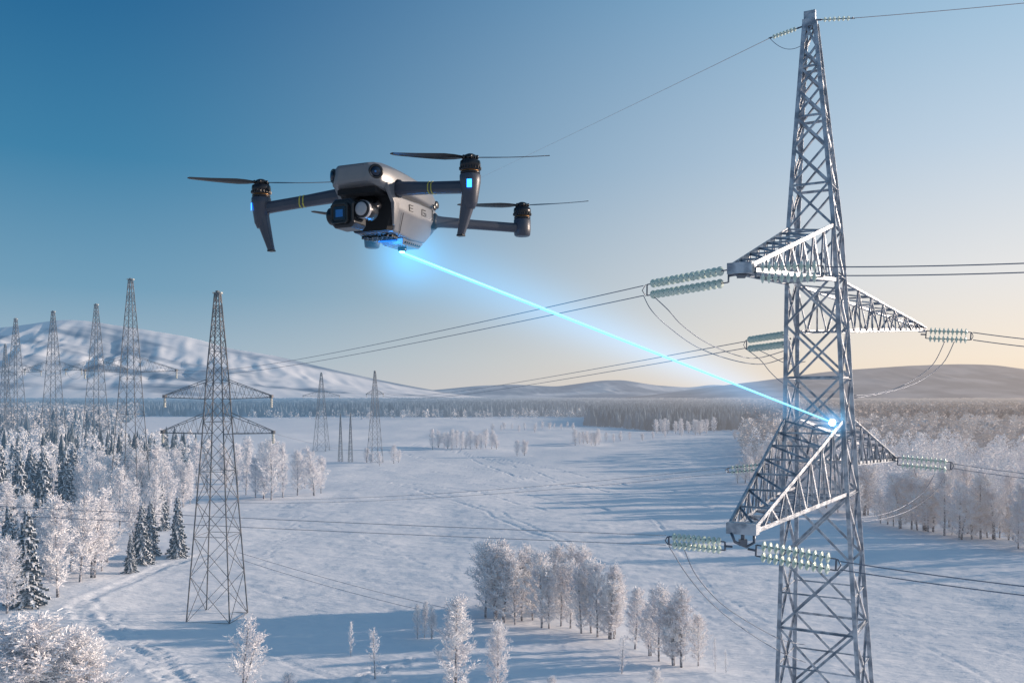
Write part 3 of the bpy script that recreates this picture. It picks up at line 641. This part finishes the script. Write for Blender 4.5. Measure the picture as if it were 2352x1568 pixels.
# jumpers
def jump(pts,Ys,label,r=.013,start=None):
    P3=[P(x,y,Y) for (x,y),Y in zip(pts,Ys)]
    if start is not None: P3=[Vector(start)]+P3
    out=[]; n=len(P3)
    for i in range(n-1):
        p0=P3[max(i-1,0)];p1=P3[i];p2=P3[i+1];p3=P3[min(i+2,n-1)]
        for k in range(6):
            t=k/6; out.append(.5*((2*p1)+(p2-p0)*t+(2*p0-5*p1+4*p2-p3)*t*t+(3*p1-p0-3*p2+p3)*t**3))
    out.append(P3[-1]); m=MB(); m.tube(out,r,6); o=m.build('jumper_cable',M['wire']); tag(o,label,'cable')
jump([(1496,712),(1535,750),(1600,796),(1680,826),(1750,836),(1806,820)],[26.4,26.8,27.5,28.5,29.3,29.8],'inner jumper cable hanging below the upper left strings',start=a1-Zv*.15)
jump([(1535,712),(1565,745),(1620,785),(1690,815),(1740,822),(1800,806)],[26.0,26.6,27.4,28.4,29.3,29.8],'outer jumper cable hanging below the upper left strings',start=a1.lerp(a0,.12)-Zv*.2)
jump([(1745,825),(1770,855),(1800,880),(1840,892)],[33,32.4,31.6,31],'left jumper loop behind the pylon body',start=e1-Zv*.13)
jump([(1768,816),(1790,828),(1815,836),(1850,830)],[32.4,32,31.6,31],'right jumper loop behind the pylon body',start=e1.lerp(e0,.2)-Zv*.13)
jump([(2170,784),(2140,840),(2080,882),(2020,902),(1962,908)],[36.4,36,35,33,31.3],'inner jumper loop below the upper right strings',.016)
jump([(2192,784),(2165,835),(2110,876),(2040,900),(1962,914)],[36.2,36,35,33,31.3],'outer jumper loop below the upper right strings',.016)
jump([(2148,1086),(2120,1130),(2070,1165),(2020,1182),(1976,1188)],[35,34.6,33.6,32.4,31.2],'inner jumper loop below the lower right strings')
jump([(2172,1086),(2150,1125),(2100,1165),(2040,1188),(1978,1198)],[34.8,34.4,33.6,32.4,31.2],'outer jumper loop below the lower right strings')
jump([(1536,1252),(1580,1322),(1640,1390),(1720,1452),(1800,1500),(1850,1520)],[24.2,24.6,25.6,27,28.4,29.2],'left jumper cable sweeping down from the lower left strings')
jump([(1572,1262),(1600,1322),(1660,1388),(1740,1440),(1800,1470),(1850,1480)],[23.9,24.4,25.4,27,28.4,29.2],'right jumper cable sweeping down from the lower left strings')
for t,lb in ((tipLL,'dark clamp fitting hanging under the lower left arm tip'),(tipUL,'dark clamp fitting under the upper left arm tip')):
    m=MB(); t=Vector(t); k_=1 if lb.find('lower')>0 else .5
    m.tube([t+Vector((-.3,0,-.05)),t+Vector((-.22,-.05,-.28)),t+Vector((.1,0,-.42)),t+Vector((.28,-.05,-.3)),t+Vector((.3,0,-.05))] if k_==1 else [t+Vector((-.22,0,-.04)),t+Vector((-.1,-.03,-.12)),t+Vector((.1,-.03,-.12)),t+Vector((.22,0,-.04))],.04,8)
    m.box((t+Vector((0,-.02,-.3*k_))).to_tuple(),(.10,.06,.08*k_)); m.tube([t+Vector((0,0,0)),t+Vector((0,0,-.35*k_))],.05,8)
    o=m.build('clamp_fitting',M['fitting']); tag(o,lb,'fitting')
def rt(t): return max(t,key=lambda v:v.x)
def lf(t): return min(t,key=lambda v:v.x)
for a_,b_,lb in ((tB,tC,'second and third'),(tC,tD,'third and fourth'),(tD,tE,'fourth and fifth')):
    wire(lf(a_),lf(b_),2.5,.03,f'left conductor between the {lb} pylons of the left row'); wire(rt(a_),rt(b_),2.5,.03,f'right conductor between the {lb} pylons of the left row')
wire(rt(tA[:2]),rt(tB)+Zv*.5,1.2,.02,'conductor from the nearer left pylon upper arm to the next pylon')
wire(tA[2] if tA[2].x>tA[3].x else tA[3],P(852,1033,330),1,.02,'conductor sloping from the nearer left pylon to the distant field pylons',r2=.035)
cx_,cy_=G(1035,1400)
wire(P(548,1268,111),Vector((cx_,cy_,.1)),.3,.025,'upper guy cable from the nearer left pylon to the snow','guy_cable')
wire(P(552,1284,111),Vector((cx_-3,cy_-1,.1)),.3,.025,'lower guy cable from the nearer left pylon to the snow','guy_cable')
# ------------------------------------------------------------ drone
th=math.atan2(.458,1.047)
dr_loc=Vector((-.707,4.124,H+1))
D=empty('drone',dr_loc,-th); tag(D,'grey folding camera drone hovering in front of the blue sky firing a laser','drone')
def sec(v,hw,top,bot,mid,tw,bw):
    return [(-tw,v,top),(tw,v,top),(hw*.93,v,top*.62+mid*.38),(hw,v,mid),(hw*.97,v,bot*.7+mid*.3),(bw,v,bot),(-bw,v,bot),(-hw*.97,v,bot*.7+mid*.3),(-hw,v,mid),(-hw*.93,v,top*.62+mid*.38)]
m=MB(); m.loft([sec(-.072,.080,.050,-.012,.015,.066,.066),sec(-.064,.100,.060,-.026,.012,.080,.085),sec(-.03,.136,.068,-.038,.010,.098,.108),sec(.02,.148,.075,-.048,.008,.104,.12),sec(.09,.153,.079,-.055,.008,.10,.12),sec(.2,.152,.080,-.058,.006,.095,.12),sec(.34,.144,.072,-.058,.003,.085,.115),sec(.47,.130,.052,-.06,-.005,.072,.105),sec(.55,.105,.028,-.06,-.015,.05,.09)])
body=m.build('body',M['grey'],D,.012,True)
m=MB(); m.loft([[(-.10,.11,-.045),(.10,.11,-.045),(.140,.10,-.06),(.142,.10,-.12),(.105,.125,-.222),(-.105,.125,-.222),(-.142,.10,-.12),(-.140,.10,-.06)],
 [(-.10,.3,-.045),(.10,.3,-.045),(.146,.3,-.06),(.146,.3,-.13),(.10,.3,-.238),(-.10,.3,-.238),(-.146,.3,-.13),(-.146,.3,-.06)],
 [(-.10,.46,-.045),(.10,.46,-.045),(.136,.47,-.06),(.136,.47,-.12),(.095,.44,-.232),(-.095,.44,-.232),(-.136,.47,-.12),(-.136,.47,-.06)],
 [(-.08,.55,-.05),(.08,.55,-.05),(.108,.56,-.06),(.108,.57,-.12),(.08,.55,-.16),(-.08,.55,-.16),(-.108,.57,-.12),(-.108,.56,-.06)]])
m.build('lower_shell',M['grey'],D,.010,True)
for s in(-1,1):
    m=MB(); m.loft([[(s*.126,.0,-.03),(s*.146,.0,-.02),(s*.150,.11,-.02),(s*.126,.11,-.03)],[(s*.126,.065,-.10),(s*.143,.065,-.10),(s*.146,.11,-.13),(s*.126,.11,-.13)],[(s*.112,.10,-.2),(s*.122,.10,-.2),(s*.122,.115,-.2),(s*.112,.115,-.2)]]); m.build('bay_cheek',M['grey'],D,.003,True)
m=MB(); m.loft([[(-.126,.075,-.045),(.126,.075,-.045),(.128,.099,-.045),(-.128,.099,-.045)],[(-.124,.075,-.13),(.124,.075,-.13),(.130,.099,-.13),(-.130,.099,-.13)],[(-.09,.085,-.222),(.09,.085,-.222),(.10,.118,-.222),(-.10,.118,-.222)]]); m.box((0,.03,-.055),(.104,.06,.012)); m.build('gimbal_bay_shade',M['cavity'],D)  # solid black block put in for the shade of the open cavity
m=MB()
for s in(-1,1):
    X0=s*.1462
    def stroke(y0,z0_,y1,z1_,w_=.0025): m.beam((X0,y0,z0_),(X0,y1,z1_),w_,up=(1,0,0))
    stroke(.205,-.086,.205,-.114); stroke(.205,-.086,.240,-.086); stroke(.205,-.100,.237,-.100); stroke(.205,-.114,.240,-.114)
    stroke(.325,-.086,.365,-.086); stroke(.325,-.086,.325,-.114); stroke(.325,-.114,.365,-.114); stroke(.365,-.114,.365,-.100); stroke(.365,-.100,.343,-.100)
m.build('marking',M['black'],D)
m=MB()
for s in(-1,1):
    m.beam((s*.1455,.13,-.061),(s*.1400,.45,-.061),.003); m.beam((s*.1385,.445,-.065),(s*.1385,.445,-.12),.004); m.beam((s*.1445,.15,-.135),(s*.108,.175,-.225),.0025)
m.build('panel_seam',M['black'],D)
m=MB(); m.lathe([(.016,.0),(.016,.004),(.012,.006)],14,(.134,.475,-.045),'x'); m.build('side_sensor',M['black'],D)
m=MB(); m.lathe([(.02,.0),(.02,.005),(.014,.008)],14,(.112,.535,-.02),'x'); m.build('side_sensor',M['black'],D)
for s in(-1,1):
    ra_=R(36)*s
    m=MB(); m.lathe([(.031,.03),(.034,-.008),(.034,-.014),(.030,-.019),(.025,-.017)],32,(0,0,0),'y'); ey=m.build('vision_sensor',M['black'],D); ey.location=(s*.108,-.036,.020); ey.rotation_euler=(R(4),0,ra_)
    m=MB(); m.lathe([(.024,-.0175),(.018,-.023),(.008,-.026),(.001,-.0265)],24,(0,0,0),'y'); m.build('lens',M['lens'],ey)
    m=MB(); m.lathe([(.005,-.0264),(.003,-.0272),(.001,-.0274)],16,(-.003,0,-.002),'y'); m.build('painted_lens_glint',M['lensblue'],ey)  # small highlight on the sensor lens, modelled as a glowing blue dot
gc=Vector((-.012,-.075,-.175))
m=MB(); m.loft([[(gc.x+sx*a,gc.y+yy,gc.z+sz*b) for sx,sz in((-.7,1),(.7,1),(1,.7),(1,-.7),(.7,-1),(-.7,-1),(-1,-.7),(-1,.7))] for yy,a,b in((-.055,.054,.058),(-.045,.062,.066),(.05,.062,.066),(.062,.05,.055))]); gm=m.build('gimbal_camera',M['blackm'],D,.004,True)
m=MB(); m.loft([[(gc.x-.004+sx*a,gc.y+yy,gc.z-.004+sz*a) for sx,sz in((-.75,1),(.75,1),(1,.75),(1,-.75),(.75,-1),(-.75,-1),(-1,-.75),(-1,.75))] for yy,a in((-.05,.046),(-.072,.046),(-.072,.038),(-.066,.036))]); m.build('lens_hood',M['black'],gm,.002,True)
m=MB(); m.box((gc.x-.004,gc.y-.0665,gc.z-.004),(.030,.002,.030)); m.build('lens_window',M['lens'],gm,.003)
m=MB(); m.box((gc.x-.004,gc.y-.0692,gc.z-.004),(.019,.001,.017)); m.build('lens',M['lensblue'],gm,.004)  # lens plate coloured with the painted blue reflection
m=MB(); m.lathe([(.034,0),(.040,-.006),(.040,-.03),(.034,-.036),(.02,-.037)],24,(gc.x-.064,gc.y,gc.z),'x'); m.build('tilt_motor',M['blackm'],gm)
m=MB(); m.lathe([(.034,-.052),(.040,-.046),(.040,.03),(.034,.036)],28,(gc.x+.098,gc.y+.005,gc.z+.012),'y'); tm_=m.build('roll_motor',M['blackm'],gm)
m=MB(); m.lathe([(.036,-.0465),(.041,-.044),(.041,-.028),(.0405,-.027)],28,(gc.x+.098,gc.y+.005,gc.z+.012),'y'); m.lathe([(.031,-.0525),(.029,-.0545),(.012,-.055)],24,(gc.x+.098,gc.y+.005,gc.z+.012),'y'); m.build('motor_cover',M['grey_lt'],tm_)
m=MB(); m.tube([(gc.x+.098,gc.y+.03,gc.z+.03),(gc.x+.105,gc.y+.08,gc.z+.05),(gc.x+.06,gc.y+.13,gc.z+.08),(gc.x,gc.y+.13,gc.z+.12)],.018,10); m.build('gimbal_arm',M['blackm'],gm)
m=MB(); m.tube([(gc.x-.09,gc.y,gc.z+.02),(gc.x-.085,gc.y+.07,gc.z+.06),(gc.x,gc.y+.12,gc.z+.1)],.013,10); m.build('gimbal_arm',M['blackm'],gm)
m=MB()
for i in range(13):
    for j in range(5):
        if (i*7+j*5)%4: m.box((-.09+i*.0135,.145+j*.02,-.236),(.0045,.007,.006))
m.build('vent_grille',M['black'],D)
m=MB(); m.loft([[(-.05,.24,-.234),(.09,.24,-.234),(.09,.44,-.234),(-.05,.44,-.234)],[(-.035,.26,-.262),(.075,.26,-.262),(.075,.42,-.262),(-.035,.42,-.262)]]); lp=m.build('laser_housing',M['grey'],D,.003,True)
m=MB()
for i in range(8): m.box((.083,.275+i*.019,-.25),(.006,.005,.004))
m.build('housing_vent',M['black'],lp)
EX,EY=.022,.345
m=MB(); m.lathe([(.022,-.262),(.022,-.276),(.016,-.282)],20,(EX,EY,0)); em=m.build('laser_emitter',M['black'],lp)
m=MB(); m.lathe([(.013,-.2825),(.010,-.287),(.002,-.289)],16,(EX,EY,0)); m.build('emitter_lens',M['ledw'],em)
m=MB(); m.box((.0,.242,-.2445),(.05,.004,.003)); m.build('belly_light',M['bellyb'],D)
ld=bpy.data.lights.new('laser_lamp','POINT'); ld.energy=1.6; ld.color=(.03,.32,1); ld.shadow_soft_size=.03; lo_=bpy.data.objects.new('laser_lamp',ld); link(lo_,D); lo_.location=(.0,.20,-.345)
def arm(s,front):
    if front: a=Vector((s*.12,.10,-.030)); b_=Vector((s*.5715,0,-.085)); hw=.030
    else: a=Vector((s*.10,.46,-.115)); b_=Vector((s*.4665,.833,-.115)); hw=.026
    m=MB(); d=(b_-a).normalized(); sd_=d.cross(Zv).normalized(); secs=[]
    for f,k in((0,1.35),(.15,1.05),(.5,.92),(.85,.92),(1,.95)):
        c=a.lerp(b_,f); h_=hw*k; secs.append([tuple(c+sd_*x*h_*.85+Zv*y*h_) for x,y in((-.55,1),(.55,1),(1,.5),(1,-.5),(.55,-1),(-.55,-1),(-1,-.5),(-1,.5))])
    m.loft(secs); A=m.build('front_arm' if front else 'rear_arm',M['arm'],D,.006,True)
    if front:
        for f in(.50,.54):
            m=MB(); c=a.lerp(b_,f); h_=hw*.935; pr_=[(-.55,1),(.55,1),(1,.5),(1,-.5),(.55,-1),(-.55,-1),(-1,-.5),(-1,.5)]
            m.loft([[tuple(cc+sd_*x*h_*.85+Zv*y*h_) for x,y in pr_] for cc in (c,c+d*.006)]); m.build('yellow_stripe',M['yellow'],A)
    m=MB(); m.lathe([(.02,-.04),(.03,-.03),(.03,.03),(.02,.04)],16,tuple(a.lerp(b_,.05))); m.build('hinge',M['blackm'],A)
    cx,cy=b_.x,b_.y; top=-.035 if front else -.072
    m=MB(); 
    if front: m.lathe([(.02,top-.145),(.032,top-.12),(.040,top-.07),(.046,top-.03),(.047,top),(.044,top+.004)],28,(cx,cy,0))
    else: m.lathe([(.036,top-.085),(.042,top-.08),(.045,top-.05),(.045,top),(.042,top+.004)],28,(cx,cy,0))
    pod=m.build('motor_pod',M['arm'],D)
    if front:
        m=MB(); secs=[]
        for f,wx,wy in((0,.034,.032),(.3,.030,.026),(.8,.020,.018),(1,.017,.015)):
            c=Vector((cx-s*.052*f**1.1,cy+.012*f,top-.07-.185*f)); secs.append([tuple(c+Vector((x*wx,y*wy,0))) for x,y in((-.5,-1),(.5,-1),(1,-.5),(1,.5),(.5,1),(-.5,1),(-1,.5),(-1,-.5))])
        m.loft(secs); lg=m.build('landing_leg',M['arm'],D,.004,True)
        m=MB(); c=Vector((cx-s*.052,cy+.012,top-.257)); m.box(tuple(c),(.016,.014,.004)); m.build('rubber_foot',M['black'],lg,.002)
        m=MB()
        an=math.atan2(-.9,.35) if s>0 else math.atan2(-.85,-.75)
        vv=[]
        for zz in(-.026,-.062):
            for k in range(5):
                t=an+(-.22+.11*k); vv.append((cx+.0485*math.cos(t),cy+.0485*math.sin(t),top+zz))
        m.add(vv,[(k,k+1,k+6,k+5) for k in range(4)]); m.build('status_light',M['led'],pod)
    m=MB(); m.lathe([(.040,top+.004),(.044,top+.008),(.044,top+.014),(.038,top+.015),(.038,top+.021),(.045,top+.022),(.046,top+.05),(.044,top+.062),(.034,top+.067),(.014,top+.068)],32,(cx,cy,0)); mo=m.build('motor',M['blackm'],D)
    m=MB(); m.lathe([(.0385,top+.0152),(.0402,top+.018),(.0385,top+.0208)],24,(cx,cy,0)); m.build('winding',M['copper'],mo)
    m=MB()
    for k in range(20):
        t=k*6.283/20; m.box((cx+.0462*math.cos(t),cy+.0462*math.sin(t),top+.030),(.0025,.0025,.005))
    m.build('cooling_fin',M['black'],mo)
    z=top+.080
    m=MB(); m.lathe([(.022,top+.068),(.026,top+.07),(.026,top+.088),(.014,top+.094)],18,(cx,cy,0))
    for k in range(6):
        t=k*6.283/6; m.lathe([(.006,top+.069),(.006,top+.084),(.003,top+.086)],8,(cx+.034*math.cos(t),cy+.034*math.sin(t),0))
    pr=m.build('propeller',M['black'],D)
    ang={(1,True):R(26),(-1,True):R(30),(1,False):R(16),(-1,False):R(50)}[(s,front)]
    for q in(0,1):
        t=ang+q*math.pi; u=Vector((math.cos(t),math.sin(t),0)); n_=Vector((-u.y,u.x,0)); m=MB(); secs=[]
        for f in (0,.06,.15,.28,.45,.65,.85,.96,1):
            c=Vector((cx,cy,z))+u*(.02+.33*f)+Zv*(.012*f*f); ch=(.012+.05*math.sin(min(1,f*2.6)*math.pi/2)*(1-.62*f))*(.35 if f==1 else 1)
            tw=R(24-16*f); e=n_*math.cos(tw)+Zv*math.sin(tw); k_=e.cross(u)
            secs.append([tuple(c-e*ch*.45),tuple(c+k_*.0025),tuple(c+e*ch*.55),tuple(c-k_*.0015)])
        m.loft(secs); m.build('blade',M['black'],pr,0,True)
for s in(-1,1): arm(s,True); arm(s,False)
# ------------------------------------------------------------ laser beam
Rm=Matrix.Translation(dr_loc)@Matrix.Rotation(-th,4,'Z')
s0=Rm@Vector((EX,EY,-.29)); s1=P(1912,970,28.35)
LR=empty('laser_beam',s0); dv=(s1-s0); LR.rotation_euler=dv.to_track_quat('Z','Y').to_euler(); Ln=dv.length
tag(LR,'bright cyan laser beam from the drone belly to the main pylon','laser beam')
m=MB(); n=12
m.lathe([(.002,0)]+[(.0095+.0165*(k/n),Ln*k/n+.01) for k in range(n+1)],12); m.build('beam_core',M['beam'],LR)
m=MB(); m.lathe([(.01,-.11),(.07,-.09),(.105,-.04),(.11,0),(.105,.04),(.07,.09),(.01,.11)],20,(0,0,Ln-.10)); m.build('impact_spot',M['spot'],LR)
def volmat(name,rf,strength,power,col,lenk=None,center=None,srate=.3):
    mt=bpy.data.materials.new(name); mt.use_nodes=True; n_=mt.node_tree; N3=n_.nodes; L3=n_.links
    for x in list(N3):
        if x.type=='BSDF_PRINCIPLED': N3.remove(x)
    out=[x for x in N3 if x.type=='OUTPUT_MATERIAL'][0]
    tc=N3.new('ShaderNodeTexCoord'); sp=N3.new('ShaderNodeSeparateXYZ'); L3.new(tc.outputs['Object'],sp.inputs[0])
    def mth(op,a,b_=None):
        k=N3.new('ShaderNodeMath'); k.operation=op
        for i,v in enumerate((a,b_)):
            if v is None: continue
            if isinstance(v,(int,float)): k.inputs[i].default_value=v
            else: L3.new(v,k.inputs[i])
        return k.outputs[0]
    xx=mth('ADD',mth('MULTIPLY',sp.outputs[0],sp.outputs[0]),mth('MULTIPLY',sp.outputs[1],sp.outputs[1]))
    if center is not None: xx=mth('ADD',xx,mth('MULTIPLY',sp.outputs[2],sp.outputs[2]))
    rad=mth('SQRT',xx)
    rr=mth('ADD',mth('MULTIPLY',sp.outputs[2],rf[1]),rf[0])
    q=mth('MAXIMUM',mth('SUBTRACT',1.0,mth('DIVIDE',rad,rr)),0.0)
    st=mth('MULTIPLY',mth('POWER',q,power),strength)
    if lenk: st=mth('MULTIPLY',mth('MULTIPLY',st,mth('EXPONENT',mth('MULTIPLY',sp.outputs[2],-lenk))),mth('DIVIDE',1.0,rr))
    em=N3.new('ShaderNodeEmission'); em.inputs[0].default_value=col; L3.new(st,em.inputs[1]); L3.new(em.outputs[0],out.inputs['Volume'])
    mt.cycles.volume_step_rate=srate
    return mt
r0,r1=.42,.90
gm_=MB(); gm_.lathe([(r0,-.02),(r1,Ln+.1)],24); gl=gm_.build('glow',volmat('lit_haze',(r0,(r1-r0)/Ln),.34,3.0,(.03,.46,1,1),lenk=.11,srate=.5),LR)
ig=MB(); ig.lathe([(.01,-.9),(.5,-.75),(.8,-.4),(.9,0),(.8,.4),(.5,.75),(.01,.9)],20); io=ig.build('impact_glow',volmat('spot_haze',(.8,0),1.9,3.0,(.08,.50,1,1),center=1,srate=1.0),LR); io.location=(0,0,Ln-.1)
eg=MB(); eg.lathe([(.004,-.36),(.2,-.3),(.32,-.16),(.36,0),(.32,.16),(.2,.3),(.004,.36)],20); eo=eg.build('emitter_glow',volmat('emitter_haze',(.35,0),4.0,3.0,(.03,.48,1,1),center=1,srate=1.0),LR); eo.location=(0,0,.03)
print('trees',treecount)
